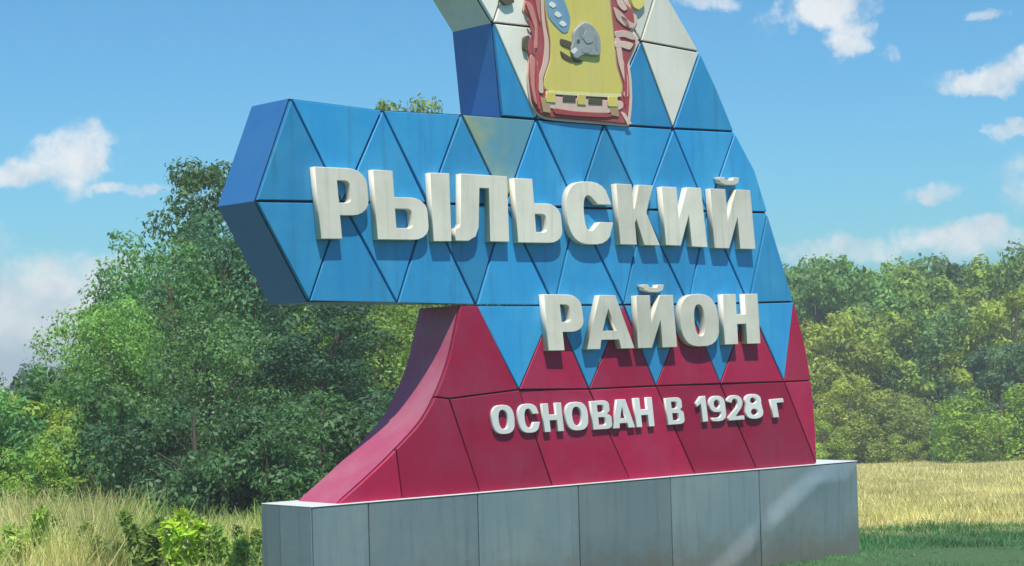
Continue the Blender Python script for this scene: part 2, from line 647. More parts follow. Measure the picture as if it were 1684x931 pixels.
for i in range(6):
    sheet('cladding_sheet', us[i] + .004, us[i + 1] - .004, yp, 'y', plinth, streak_dent if i >= 4 else None)
ym = yp + PD * 0.62
for a, b_ in ((yp + .004, ym - .004), (ym + .004, yp + PD - .004)):
    sheet('cladding_sheet', b_, a, u0, 'x', plinth)
box('cladding_sheet', (u1 - .008, yp + .006, -0.25), (u1, yp + PD - .006, PH - .006), M['zinc'], plinth)
box('cladding_sheet', (u0 + .004, yp + PD - .008, -0.25), (u1 - .010, yp + PD, PH - .006), M['zinc'], plinth)
box('coping', (u0 - .003, yp - .004, PH - .003), (u1 + .003, yp + PD + .003, PH + .003), M['coping'], plinth, 0.002)

# ------------------------------------------------------------------ lettering
def arc(cx, cy, rx, ry, a0, a1, n=7, e=2.0):
    out = []
    for i in range(n + 1):
        a = math.radians(a0 + (a1 - a0) * i / n)
        c_, s_ = math.cos(a), math.sin(a)
        out.append((cx + rx * math.copysign(abs(c_) ** (2 / e), c_), cy + ry * math.copysign(abs(s_) ** (2 / e), s_)))
    return out


def rrect(x0, y0, x1, y1, rx, ry, right_only=False):
    r = arc(x1 - rx, y0 + ry, rx, ry, -90, 0, 5) + arc(x1 - rx, y1 - ry, rx, ry, 0, 90, 5)
    if right_only:
        return [(x0, y0)] + r + [(x0, y1)]
    return r + arc(x0 + rx, y1 - ry, rx, ry, 90, 180, 5) + arc(x0 + rx, y0 + ry, rx, ry, 180, 270, 5)


def glyph(ch, t=0.38, th=0.19):
    """closed loops in a unit box; t = stem width, th = bar height"""
    if ch == 'Р':
        lo = .33
        return [[(0, 0), (t, 0), (t, lo)] + arc(1 - .34, lo + .22, .34, .22, -90, 0, 5) + arc(1 - .34, 1 - .22, .34, .22, 0, 90, 5) + [(0, 1)],
                rrect(t, lo + th, 1 - t * .82, 1 - th, .10, .06, True)]
    if ch == 'Ь':
        hi = .62
        return [[(0, 0)] + arc(1 - .30, .20, .30, .20, -90, 0, 5) + arc(1 - .30, hi - .20, .30, .20, 0, 90, 5) + [(t, hi), (t, 1), (0, 1)],
                rrect(t, th, 1 - t * .82, hi - th, .08, .05, True)]
    if ch == 'I':
        return [[(0, 0), (1, 0), (1, 1), (0, 1)]]
    if ch == 'Л':
        return [[(0.0, 0), (.24, 0), (.38, .07), (.44, .22), (.47, 1 - th), (.64, 1 - th), (.64, 0), (1, 0), (1, 1), (.11, 1), (.10, .26), (.07, .20), (0, .18)]]
    if ch == 'С':
        o = arc(.5, .5, .5, .5, 28, 332, 22, 2.7)
        i = arc(.5, .5, .5 - t * .95, .5 - th, 332, 28, 16, 2.4)
        return [[(1.0, .64)] + o[1:-1] + [(1.0, .36), (.70, .36)] + i[2:-2] + [(.70, .64)]]
    if ch == 'О':
        return [arc(.5, .5, .5, .5, 0, 352.5, 24, 2.7)[:-1] + [], arc(.5, .5, .5 - t * .92, .5 - th, 0, 345, 20, 2.4)]
    if ch == 'К':
        return [[(0, 0), (t, 0), (t, .36), (.46, .42), (.60, 0), (1, 0), (.74, .54), (.98, 1), (.60, 1), (.45, .63), (t, .60), (t, 1), (0, 1)]]
    if ch == 'И':
        return [[(0, 0), (t * .95, 0), (1 - t, .52), (1 - t, 0), (1, 0), (1, 1), (1 - t * .95, 1), (t, .48), (t, 1), (0, 1)]]
    if ch == 'А':
        return [[(0, 0), (t * .95, 0), (t * 1.05, .17), (1 - t * 1.05, .17), (1 - t * .95, 0), (1, 0), (.69, 1), (.31, 1)],
                [(t * 1.18, .34), (1 - t * 1.18, .34), (.5, .74)]]
    if ch == 'Н':
        return [[(0, 0), (t, 0), (t, .40), (1 - t, .40), (1 - t, 0), (1, 0), (1, 1), (1 - t, 1), (1 - t, .60), (t, .60), (t, 1), (0, 1)]]
    if ch == 'В':
        return [[(0, 0)] + arc(.70, .15, .30, .15, -90, 0, 4) + arc(.70, .40, .30, .12, 0, 70, 3) + [(.88, .53)] + arc(.66, .66, .28, .12, -60, 0, 3) + arc(.66, .86, .28, .14, 0, 90, 4) + [(0, 1)],
                rrect(t, .15, .68, .42, .10, .06, True), rrect(t, .60, .64, .85, .10, .06, True)]
    if ch == '1':
        return [[(.42, 0), (.95, 0), (.95, 1), (.50, 1), (0, .78), (0, .60), (.42, .72)]]
    if ch == '8':
        return [arc(.5, .28, .5, .28, -200, 20, 12, 2.3) + arc(.5, .74, .46, .26, -20, 200, 12, 2.3),
                arc(.5, .28, .20, .13, 0, 340, 12), arc(.5, .74, .18, .12, 0, 340, 12)]
    if ch == '9':
        return [arc(.5, .68, .5, .32, 0, 180, 10, 2.3) + arc(.5, .66, .5, .30, 185, 270, 6, 2.3) + [(.66, .38)] + arc(.42, .30, .26, .16, 0, -80, 4) + [(.10, .16), (.08, .02)] + arc(.45, .30, .55, .30, -90, 0, 6, 2.3),
                arc(.48, .68, .19, .17, 0, 340, 12)]
    if ch == '2':
        return [[(0, 0), (1, 0), (1, .16), (.46, .16)] + [(.86, .46)] + arc(.5, .70, .5, .30, -10, 170, 10, 2.2) + [(.33, .70)] + arc(.5, .70, .18, .16, 170, -20, 6) + [(.58, .50), (0, .14)]]
    if ch == 'г':
        return [[(0, 0), (.45, 0), (.45, .78), (1, .78), (1, 1), (0, 1)]]
    if ch == 'breve':
        return [[(0, 1), (.06, .3), (.3, 0), (.7, 0), (.94, .3), (1, 1), (.72, 1), (.66, .62), (.34, .62), (.28, 1)]]


def curve_solid(name, loops, y_front, y_back, mat, parent, bevel=0.003, res=0):
    """loops in the sign's plane -> bevelled solid with holes"""
    cd = bpy.data.curves.new(name, 'CURVE')
    cd.dimensions = '2D'
    cd.fill_mode = 'BOTH'
    for lp in loops:
        s = cd.splines.new('POLY')
        s.points.add(len(lp) - 1)
        for q, (u, v) in zip(s.points, lp):
            q.co = (u, v, 0, 1)
        s.use_cyclic_u = True
    half = (y_back - y_front) / 2
    cd.extrude = max(1e-4, half - bevel)
    cd.bevel_depth = bevel
    cd.bevel_resolution = res
    cd.offset = -bevel
    ob = bpy.data.objects.new(name, cd)
    me = bpy.data.meshes.new_from_object(ob)
    bpy.data.objects.remove(ob)
    bpy.data.curves.remove(cd)
    n = len(me.vertices)
    co_ = np.empty(n * 3, np.float32)
    me.vertices.foreach_get('co', co_)
    co_ = co_.reshape(-1, 3)
    out = np.stack([co_[:, 0], (y_front + y_back) / 2 - co_[:, 2], co_[:, 1]], 1)
    me.vertices.foreach_set('co', np.ascontiguousarray(out, np.float32).ravel())
    me.update()
    me.materials.clear()
    me.name = name
    return link_mesh(name, me, mat, parent)


def letter(parts, y_front, y_back, mat, what, bevel=0.0025):
    loops = []
    for ch, q, t, th in parts:
        tl, tr, br, bl = q
        for lp in glyph(ch, t, th):
            pp = []
            for (x, y) in lp:
                px = (bl[0] * (1 - x) + br[0] * x) * (1 - y) + (tl[0] * (1 - x) + tr[0] * x) * y
                py = (bl[1] * (1 - x) + br[1] * x) * (1 - y) + (tl[1] * (1 - x) + tr[1] * x) * y
                pp.append(loc(px, py, y_front))
            loops.append(pp)
    o = curve_solid('letter', loops, y_front, y_back, mat, root, bevel)
    o['label'] = what
    return o


YL = -0.068
big = [
    ('Р', [('Р', ((517, 274), (602, 278), (612, 393), (528, 393)), .42, .18)]),
    ('Ы', [('Ь', ((613, 279), (699, 284), (707, 395), (621, 394)), .38, .17), ('I', ((707, 284), (739, 285), (743, 397), (713, 397)), 1, 1)]),
    ('Л', [('Л', ((748, 285), (834, 290), (838, 398), (749, 396)), .4, .20)]),
    ('Ь', [('Ь', ((845, 293), (918, 296), (927, 400), (852, 399)), .42, .17)]),
    ('С', [('С', ((928, 297), (1003, 300), (1012, 403), (936, 402)), .40, .22)]),
    ('К', [('К', ((1013, 302), (1075, 305), (1086, 404), (1020, 402)), .42, .2)]),
    ('И', [('И', ((1088, 307), (1153, 309), (1164, 407), (1095, 403)), .38, .2)]),
    ('Й', [('И', ((1168, 310), (1234, 313), (1243, 410), (1175, 408)), .38, .2), ('breve', ((1182, 291), (1216, 292), (1217, 305), (1183, 304)), 1, 1)]),
    ('Р', [('Р', ((894, 484), (955, 485), (966, 576), (902, 577)), .42, .18)]),
    ('А', [('А', ((964, 485), (1034, 486), (1044, 573), (965, 575)), .30, .2)]),
    ('Й', [('И', ((1046, 486), (1107, 485), (1114, 571), (1049, 573)), .38, .2), ('breve', ((1056, 468), (1092, 468), (1093, 481), (1058, 481)), 1, 1)]),
    ('О', [('О', ((1116, 484), (1178, 483), (1187, 569), (1122, 571)), .40, .2)]),
    ('Н', [('Н', ((1188, 484), (1246, 483), (1251, 565), (1192, 567)), .38, .2)]),
]
for i, (ch, parts) in enumerate(big):
    letter(parts, YL, -0.021, M['letter'],
           'raised white letter %s of the %s line of the sign' % (ch, 'top' if i < 8 else 'middle'))
small = [('О', 810, 847, 667, 715), ('С', 853, 888, 665, 713), ('Н', 894, 926, 664, 711), ('О', 931, 968, 662, 709), ('В', 974, 1006, 660, 707),
         ('А', 1006, 1043, 658, 705), ('Н', 1045, 1075, 655, 703), ('В', 1097, 1125, 655, 699), ('1', 1147, 1164, 653, 695), ('9', 1168, 1194, 652, 694),
         ('2', 1197, 1223, 651, 692), ('8', 1226, 1255, 649, 690), ('г', 1270, 1291, 657, 687)]
for ch, x0, x1, y0, y1 in small:
    q = ((x0 - 3, y0), (x1 - 3, y0 - 2), (x1 + 2, y1 - 2), (x0 + 2, y1))
    letter([(ch, q, .32, .17)], -0.040, -0.020, M['letter_flat'], 'small white character %s of the bottom line of the sign' % ch, 0.002)

# ------------------------------------------------------------------ coat of arms
arms = bpy.data.objects.new('coat_of_arms', None)
COL.objects.link(arms)
arms.parent = root


def relief(name, pts, y0, y1, m, bev=0.004, holes=(), res=0):
    if name not in ('gold_block', 'notch', 'side_block', 'trim', 'ribbon_tail'):
        q = [np.array(p, float) for p in pts]
        pts = []
        for a in range(len(q)):             # rounded outline through the points
            p0, p1, p2, p3 = q[a - 1], q[a], q[(a + 1) % len(q)], q[(a + 2) % len(q)]
            for t in (0, .25, .5, .75):
                v = 0.5 * (2 * p1 + (p2 - p0) * t + (2 * p0 - 5 * p1 + 4 * p2 - p3) * t * t + (3 * p1 - p0 - 3 * p2 + p3) * t ** 3)
                pts.append((p1 + (p2 - p1) * t) * .4 + v * .6)
    y0, y1 = (-0.0225 + (v + 0.0225) * 0.6 for v in (y0, y1))   # shallow relief
    return curve_solid(name, [[loc(a, b_, y0) for a, b_ in pts]], y0, y1, M[m], arms, min(bev * .7, (y1 - y0) * .45), res)


mantle = [(858, -62), (862, -20), (866, 0), (864, 18), (875, 34), (878, 50), (869, 66), (868, 82), (873, 98), (871, 122), (873, 145), (876, 165), (886, 184),
          (900, 192), (935, 196), (975, 199), (1010, 202), (1030, 203), (1034, 186), (1036, 160), (1035, 130), (1032, 102), (1040, 84), (1046, 68), (1036, 54), (1044, 36), (1040, 16),
          (1028, 4), (1018, -20), (1012, -62)]
mc = (955, 70)
relief('border', [(mc[0] + (a - mc[0]) * 1.05, mc[1] + (b_ - mc[1]) * 1.035) for a, b_ in mantle], -0.034, -0.0225, 'emblem_pink', .003)
relief('mantle', mantle, -0.056, -0.0345, 'emblem_red', .008, res=2)
shield = [(893, -60), (896, 0), (900, 33), (906, 70), (905, 100), (896, 128), (896, 146), (915, 153), (960, 156), (1000, 158), (1020, 157), (1023, 140), (1014, 108), (1010, 67), (1006, 30), (1003, 0), (998, -60)]
relief('shield', shield, -0.066, -0.0562, 'gold', .005)
relief('outline', [(955 + (a - 955) * 1.025, 70 + (b_ - 70) * 1.012) for a, b_ in shield], -0.0605, -0.0562, 'emblem_tan', .001)
# pale lining of the mantle beside the shield
relief('lining', [(888, -40), (891, 30), (896, 72), (893, 104), (885, 132), (887, 152), (894, 152), (893, 130), (902, 102), (903, 70), (896, 30), (893, -40)], -0.067, -0.0565, 'emblem_pink', .002)
relief('lining', [(1012, 64), (1018, 106), (1028, 138), (1026, 158), (1033, 158), (1033, 128), (1025, 98), (1020, 64)], -0.067, -0.0565, 'emblem_pink', .002)
# folds of cloth
for pts in ([(864, 2), (876, 8), (884, 40), (884, 78), (878, 78), (880, 50), (872, 24)],
            [(872, 92), (880, 96), (880, 140), (884, 172), (879, 166), (874, 140)],
            [(882, -30), (888, 0), (889, 40), (884, 20), (878, -20)]):
    relief('fold', pts, -0.070, -0.0565, 'emblem_rose', .006, res=2)
for pts in ([(868, 30), (874, 36), (882, 60), (880, 90), (876, 88), (877, 62)], [(884, 100), (887, 120), (886, 150), (889, 178), (885, 178), (882, 150)],
            [(1026, 104), (1031, 122), (1032, 150), (1029, 176), (1027, 150), (1027, 124)], [(1020, 26), (1030, 30), (1036, 44), (1030, 44)]):
    relief('fold', pts, -0.068, -0.0565, 'emblem_red', .003, res=1)
# ribbons at the right
for pts in ([(1010, 12), (1022, 20), (1034, 34), (1044, 40), (1040, 47), (1026, 42), (1014, 30)],
            [(1012, 52), (1026, 50), (1040, 54), (1047, 62), (1041, 66), (1026, 61), (1013, 62)],
            [(1012, 68), (1028, 68), (1042, 72), (1036, 82), (1022, 78), (1012, 78)],
            [(1014, -8), (1024, 0), (1032, 14), (1026, 18), (1016, 8)]):
    relief('ribbon', pts, -0.068, -0.0565, 'emblem_pink', .003)
relief('tassel', [(1036, -16), (1058, -14), (1062, 4), (1052, 16), (1041, 10)], -0.060, -0.0225, 'gold', .004)
for pts in ([(862, 62), (870, 58), (874, 70), (868, 84), (862, 80)], [(822, -2), (842, -6), (846, 4), (832, 8)]):
    relief('tassel', pts, -0.055, -0.0225, 'emblem_dark', .003)
# charges on the shield: sloping blue band with pale birds, grey boar's head
relief('band', [(897, -12), (920, -16), (938, 28), (934, 52), (924, 53), (902, 28)], -0.072, -0.0665, 'emblem_blue', .002)
for (bx, by) in ((908, 8), (917, 24), (925, 39)):
    relief('bird', [(bx - 5, by), (bx - 1, by - 5), (bx + 4, by - 3), (bx + 7, by + 2), (bx + 2, by + 5), (bx - 2, by + 3)], -0.077, -0.0725, 'letter_flat', .001)
head = relief('boar_head', [(944, 52), (952, 42), (962, 36), (972, 39), (980, 47), (988, 62), (988, 90), (976, 92), (962, 90), (950, 97), (944, 94), (940, 82), (943, 68)], -0.098, -0.0665, 'emblem_grey', .0145, res=3)
for pts in ([(952, 46), (958, 42), (962, 52), (958, 66), (954, 58)], [(978, 56), (983, 62), (984, 84), (979, 78)], [(956, 78), (966, 76), (974, 80), (968, 87), (958, 86)]):
    relief('bristle', pts, -0.101, -0.0985, 'emblem_grey', .001)
relief('eye', [(949, 66), (953, 64), (954, 69), (950, 71)], -0.103, -0.0985, 'emblem_dark', .001)
relief('snout', [(922, 64), (932, 66), (941, 70), (940, 80), (930, 77), (922, 72)], -0.076, -0.0665, 'emblem_dark', .002)
relief('jaw', [(922, 84), (932, 90), (944, 97), (958, 99), (955, 103), (938, 101), (925, 94)], -0.076, -0.0665, 'emblem_dark', .002)
relief('ear', [(964, 50), (974, 54), (976, 68), (966, 72), (959, 62)], -0.104, -0.0985, 'emblem_grey', .002)
relief('tusk', [(940, 84), (947, 78), (950, 83), (944, 89)], -0.100, -0.085, 'letter_flat', .001)
# base of the arms: scroll with gold blocks and dark notches
relief('trim', [(898, 149), (940, 152), (1000, 155), (1022, 155), (1022, 159), (1000, 160), (940, 157), (898, 154)], -0.071, -0.0665, 'trim_pale', .001)
for dx, dy in ((0, 0), (112, 6)):
    relief('side_block', [(890 + dx, 160 + dy), (904 + dx, 163 + dy), (906 + dx, 186 + dy), (893 + dx, 184 + dy)], -0.069, -0.0645, 'emblem_tan', .003)
relief('scroll', [(897, 158), (930, 160), (975, 164), (1022, 166), (1024, 178), (1000, 186), (950, 184), (905, 178)], -0.064, -0.0565, 'emblem_pink', .003)
for (x0, x1, y) in ((898, 914, 157), (950, 964, 161), (1000, 1016, 164)):
    relief('gold_block', [(x0, y - 6), (x1, y - 5), (x1, y + 12), (x0, y + 11)], -0.074, -0.0645, 'gold', .003)
for (x0, x1, y) in ((926, 947, 157), (968, 991, 161)):
    relief('notch', [(x0, y), (x1, y + 1), (x1, y + 11), (x0, y + 10)], -0.072, -0.0645, 'emblem_dark', .002)
relief('scroll', [(912, 178), (950, 184), (1000, 187), (1010, 190), (996, 193), (950, 191), (914, 187)], -0.070, -0.0645, 'emblem_red', .002)
relief('ribbon_tail', [(1022, 184), (1028, 186), (1040, 204), (1032, 205)], -0.066, -0.0565, 'emblem_pink', .002)

# ------------------------------------------------------------------ trees
def tube(V, Fc, pts, radii, n=6):
    base_i = len(V)
    for i, (p, r) in enumerate(zip(pts, radii)):
        p = Vector(p)
        d = (Vector(pts[min(i + 1, len(pts) - 1)]) - Vector(pts[max(i - 1, 0)])).normalized()
        a = d.orthogonal().normalized()
        c_ = d.cross(a)
        for j in range(n):
            t = 2 * math.pi * j / n
            V.append(tuple(p + a * (r * math.cos(t)) + c_ * (r * math.sin(t))))
    for i in range(len(pts) - 1):
        for j in range(n):
            q = (j + 1) % n
            Fc.append((base_i + i * n + j, base_i + i * n + q, base_i + (i + 1) * n + q, base_i + (i + 1) * n + j))


def leaf_cloud(centers, radii, counts, size, rng, elong=1.9, shell=0.55):
    """many separate pointed leaves in uneven clumps; returns (n*4,3)"""
    out = []
    for c_, r, n in zip(centers, radii, counts):
        d = rng.normal(size=(n, 3))
        d /= np.linalg.norm(d, axis=1)[:, None]
        rad = (shell + (1 - shell) * rng.random(n) ** 0.7) * (0.75 + 0.5 * rng.random(n))
        p = np.array(c_) + d * rad[:, None] * np.array(r)
        nrm = d + rng.normal(size=(n, 3)) * 0.55 + np.array((0, 0, 0.45))
        nrm /= np.linalg.norm(nrm, axis=1)[:, None]
        t = rng.normal(size=(n, 3))
        t -= (t * nrm).sum(1)[:, None] * nrm
        t /= np.linalg.norm(t, axis=1)[:, None]
        b_ = np.cross(nrm, t)
        s = size * (0.6 + 0.8 * rng.random(n))[:, None]
        q = np.stack([p - t * s * elong / 2, p + b_ * s / 2 - nrm * s * .12, p + t * s * elong / 2, p - b_ * s / 2 - nrm * s * .12], 1)
        out.append(q.reshape(-1, 3))
    return np.concatenate(out)


def tree_meshes(seed, height, width, crown_base, n_clump, leaves, size, top=1.0, droop=0.0):
    """trunk and crown meshes, base at the origin. crown_base = share of the height without leaves"""
    rng = np.random.default_rng(seed)
    V, Fc = [], []
    lean = rng.normal(size=2) * 0.04 * height
    tp = [(lean[0] * t * t, lean[1] * t * t, -0.15 + (height * 0.86 + .15) * t) for t in np.linspace(0, 1, 7)]
    r0 = 0.022 * height + 0.03
    tube(V, Fc, tp, [r0 * (1.15 - t) ** 1.1 + .008 for t in np.linspace(0, 1, 7)], 7)
    cs, rs, ns = [], [], []
    for i in range(n_clump):
        t = crown_base + (1 - crown_base) * (i + rng.random()) / n_clump
        s = (t - crown_base) / (1 - crown_base)
        env = width / 2 * (math.sin(math.pi * (0.12 + 0.80 * s ** 0.85)) ** 0.7) * (1 - (1 - top) * s)
        a = i * 2.4 + rng.normal() * 0.5
        rr = env * (0.35 + 0.65 * math.sqrt(rng.random()))
        z = height * t * (0.98)
        cr = width * (0.11 + 0.10 * rng.random()) * (1.1 - 0.45 * s)
        c_ = (lean[0] * t * t + rr * math.cos(a), lean[1] * t * t + rr * math.sin(a), z - cr * 0.4)
        cs.append(c_)
        rs.append((cr * (0.9 + .5 * rng.random()), cr * (0.9 + .5 * rng.random()), cr * (0.55 + .35 * rng.random())))
        ns.append(int(leaves / n_clump * (cr / (width * 0.16)) ** 2 * (0.7 + .6 * rng.random())) + 8)
        # a limb to the clump
        zt = max(height * 0.10, z - rr * (0.7 + 0.3 * rng.random()) - 0.1 * height * rng.random())
        tt = min(1, zt / (height * 0.86))
        s0 = Vector((lean[0] * tt * tt, lean[1] * tt * tt, zt))
        e0 = Vector(c_)
        mid = s0.lerp(e0, 0.5) + Vector(rng.normal(size=3)) * 0.05 * width
        rb = r0 * 0.42 * (1.1 - tt)
        tube(V, Fc, [s0, mid, e0], [rb, rb * .6, rb * .22 + .004], 5)
    # loose sprays breaking the outline
    for i in range(int(n_clump * 0.7)):
        j = rng.integers(0, n_clump)
        c_, r = np.array(cs[j]), np.array(rs[j])
        d = rng.normal(size=3)
        d[2] = abs(d[2]) * 0.8
        d /= np.linalg.norm(d)
        cs.append(tuple(c_ + d * r * 1.15))
        rs.append(tuple(r * (0.3 + .25 * rng.random())))
        ns.append(int(ns[j] * 0.22) + 5)
    crown = quick_mesh('crown', leaf_cloud(cs, rs, ns, size, rng), 4, sum(ns))
    trunk = mesh_from('trunk', V, Fc)
    for p in trunk.polygons:
        p.use_smooth = True
    crown.materials.append(M['leaf'])
    trunk.materials.append(M['bark'])
    return trunk, crown


TREES = {
    'near': [tree_meshes(11, 6.0, 4.6, 0.10, 60, 34000, 0.058), tree_meshes(12, 6.0, 5.2, 0.08, 64, 36000, 0.058), tree_meshes(13, 6.0, 3.6, 0.12, 48, 28000, 0.055, .7)],
    'far': [tree_meshes(21, 7.0, 6.0, 0.06, 46, 16000, 0.125), tree_meshes(22, 7.0, 5.0, 0.08, 42, 15000, 0.125), tree_meshes(23, 7.0, 7.2, 0.04, 50, 17000, 0.125, .85)],
    'bush': [tree_meshes(31, 2.2, 3.0, 0.03, 30, 14000, 0.05), tree_meshes(32, 2.2, 2.4, 0.03, 26, 12000, 0.05)],
}


def place_tree(kind, name, var, px, y, top_py, width_scale, color, label, cat, group=None, rz=None, gain=1.85):
    """stands on the ground at distance y in direction px, its top at the height seen at top_py"""
    p = at(px, top_py, y)
    gz = ground_z(p.x, p.y)
    tr, cr = TREES[kind][var]
    h = {'near': 6.0, 'far': 7.0, 'bush': 2.2}[kind]
    s = (p.z - gz) / h
    o = empty(name, (p.x, p.y, gz), random.uniform(0, 6.28) if rz is None else rz)
    o.scale = (s * width_scale, s * width_scale, s)
    tag(o, label, cat, group)
    for nm, me_ in (('trunk', tr), ('crown', cr)):
        c_ = bpy.data.objects.new(nm, me_)
        c_.parent = o
        COL.objects.link(c_)
        if nm == 'crown':
            c_.color = (*[q * min(gain, .42 / max(color)) for q in color], 1)
    return o


DK = (0.045, 0.115, 0.060)
MD = (0.085, 0.185, 0.065)
LT = (0.13, 0.25, 0.06)
YL_ = (0.24, 0.34, 0.06)
# left thicket behind the sign
LEFT = [
    ('near', 'broadleaf_tree', 2, 400, 27, 243, 0.85, (0.048, 0.095, 0.036), 'tallest slender dark tree at the left end of the blue sign arm', 'tree'),
    ('near', 'broadleaf_tree', 0, 290, 25, 380, 0.9, MD, 'mid green bushy tree below and left of the tallest tree', 'tree'),
    ('near', 'broadleaf_tree', 1, 180, 24, 490, 0.90, LT, 'lower pale green tree under the left cloud bank', 'tree'),
    ('near', 'broadleaf_tree', 1, 420, 26, 330, 0.95, DK, 'dark shaded tree partly hidden by the left tip of the sign arm', 'tree'),
    ('near', 'broadleaf_tree', 0, 350, 22.5, 500, 0.95, (0.075, 0.15, 0.055), 'light leaved tree in front of the dark trees left of the sign', 'tree'),
    ('near', 'broadleaf_tree', 2, 500, 23, 480, 1.25, (0.036, 0.085, 0.05), 'dark green tree seen just below the sign arm', 'tree'),
    ('near', 'broadleaf_tree', 1, 610, 25, 455, 1.1, (0.11, 0.18, 0.045), 'yellow green tree framed between the sign arm and the curved crimson flank', 'tree'),
    ('near', 'broadleaf_tree', 2, 650, 31, 157, 0.7, (0.12, 0.17, 0.03), 'tree whose yellowish tip shows above the blue sign arm', 'tree'),
    ('near', 'broadleaf_tree', 0, 730, 33, 330, 1.0, DK, 'tree hidden behind the middle of the sign', 'tree'),
    ('bush', 'shrub', 0, 120, 21, 600, 0.9, (0.05, 0.12, 0.035), 'rounded green shrub at the foot of the pale green tree', 'shrub'),
    ('bush', 'shrub', 1, 25, 20, 640, 0.95, YL_, 'sunlit yellow green shrub at the left border of the picture', 'shrub'),
    ('bush', 'shrub', 0, 80, 18.5, 705, 0.8, (0.14, 0.22, 0.04), 'bright low shrub in front of the yellow green shrub at far left', 'shrub'),
    ('bush', 'shrub', 1, 205, 19, 690, 1.0, DK, 'deep green shrub behind the tall weeds', 'shrub'),
    ('bush', 'shrub', 0, 320, 18.5, 650, 1.0, (0.04, 0.09, 0.04), 'dark shrub left of the plinth', 'shrub'),
    ('bush', 'shrub', 1, 430, 18, 660, 1.0, (0.05, 0.11, 0.045), 'green shrub just behind the left corner of the plinth', 'shrub'),
    ('bush', 'shrub', 0, 530, 19, 640, 1.0, (0.055, 0.12, 0.045), 'green shrub behind the foot of the curved crimson flank', 'shrub'),
    ('bush', 'shrub', 0, -60, 19, 640, 1.1, MD, 'shrub just beyond the left border of the picture', 'shrub'),
    ('near', 'broadleaf_tree', 1, -120, 30, 560, 1.0, MD, 'tree beyond the left border of the picture', 'tree'),
]
for a in LEFT:
    place_tree(*a)

# woodland beyond the meadow, right of the sign
RIGHT = [
    ('far', 'broadleaf_tree', 1, 1335, 66, 418, 0.9, (0.055, 0.115, 0.050), 'dark tree just right of the sign edge on the woodland skyline', 'tree'),
    ('far', 'broadleaf_tree', 0, 1400, 69, 424, 0.9, MD, 'mid green tree second from the sign on the woodland skyline', 'tree'),
    ('far', 'broadleaf_tree', 2, 1470, 70, 428, 0.85, (0.09, 0.15, 0.04), 'olive green tree in the middle of the woodland skyline', 'tree'),
    ('far', 'broadleaf_tree', 1, 1535, 72, 420, 0.9, (0.055, 0.11, 0.05), 'tree with a blunt dark crown on the woodland skyline', 'tree'),
    ('far', 'broadleaf_tree', 0, 1610, 70, 430, 0.9, (0.11, 0.165, 0.04), 'yellowish tree on the skyline at the right', 'tree'),
    ('far', 'broadleaf_tree', 2, 1690, 68, 405, 0.85, (0.07, 0.12, 0.045), 'tallest woodland tree at the right border of the picture', 'tree'),
    ('far', 'broadleaf_tree', 0, 1345, 62, 520, 1.0, (0.16, 0.21, 0.05), 'yellow green tree beside the crimson edge of the sign', 'tree'),
    ('far', 'broadleaf_tree', 1, 1440, 63, 500, 1.0, (0.12, 0.18, 0.045), 'yellowish tree in the second rank near the middle of the woodland', 'tree'),
    ('far', 'broadleaf_tree', 2, 1540, 63.5, 500, 0.95, (0.05, 0.105, 0.045), 'dark broad tree in the second rank of the woodland', 'tree'),
    ('far', 'broadleaf_tree', 1, 1650, 62, 470, 1.0, (0.14, 0.20, 0.04), 'bright olive tree in the second rank at the right', 'tree'),
    ('far', 'broadleaf_tree', 1, 1640, 59, 560, 1.0, (0.032, 0.07, 0.045), 'dark tree right behind the large rounded bush', 'tree'),
    ('far', 'broadleaf_tree', 0, 1390, 59, 620, 1.2, (0.17, 0.22, 0.05), 'low sunlit yellow tree at the meadow edge beside the plinth', 'tree'),
    ('far', 'broadleaf_tree', 2, 1480, 58, 645, 1.2, (0.10, 0.14, 0.05), 'low olive thicket tree at the meadow edge in the gap', 'tree'),
    ('bush', 'shrub', 0, 1645, 54, 632, 1.25, (0.15, 0.25, 0.04), 'large rounded bush with a bright lit top at the right meadow edge', 'shrub'),
    ('bush', 'shrub', 1, 1575, 56, 672, 1.1, (0.07, 0.15, 0.04), 'smaller green bush left of the large rounded bush', 'shrub'),
    ('bush', 'shrub', 1, 1725, 55, 650, 1.1, (0.07, 0.15, 0.04), 'bush beyond the right border of the picture', 'shrub'),
    ('bush', 'shrub', 0, 1500, 57, 705, 1.1, (0.12, 0.17, 0.05), 'low pale bush at the foot of the olive thicket', 'shrub'),
    ('bush', 'shrub', 1, 1350, 56, 690, 1.1, (0.13, 0.20, 0.04), 'low bush showing between the crimson edge and the meadow', 'shrub'),
]
for a in RIGHT:
    cr_, cg_, cb_ = a[7]
    place_tree(*a[:7], (cr_ * 1.12, cg_, cb_ * .72), *a[8:], gain=3.0 if 'large rounded' in a[8] else 2.7)
for i in range(36):
    px = -240 + i * 62 + random.uniform(-20, 20)
    if i % 2:
        y, tp = random.uniform(82, 88), random.uniform(418, 452)
    else:
        y, tp = random.uniform(74, 79), random.uniform(435, 470)
    if px < 250:
        tp += 165
    place_tree('far', 'woodland_tree', i % 3, px, y, tp - (px - 842) * .012, 1.0, random.choice([DK, MD, (0.07, 0.12, 0.045), (0.10, 0.155, 0.04)]),
               'one of the trees massed deeper in the woodland behind the front rank', 'tree', 'trees deep in the woodland')

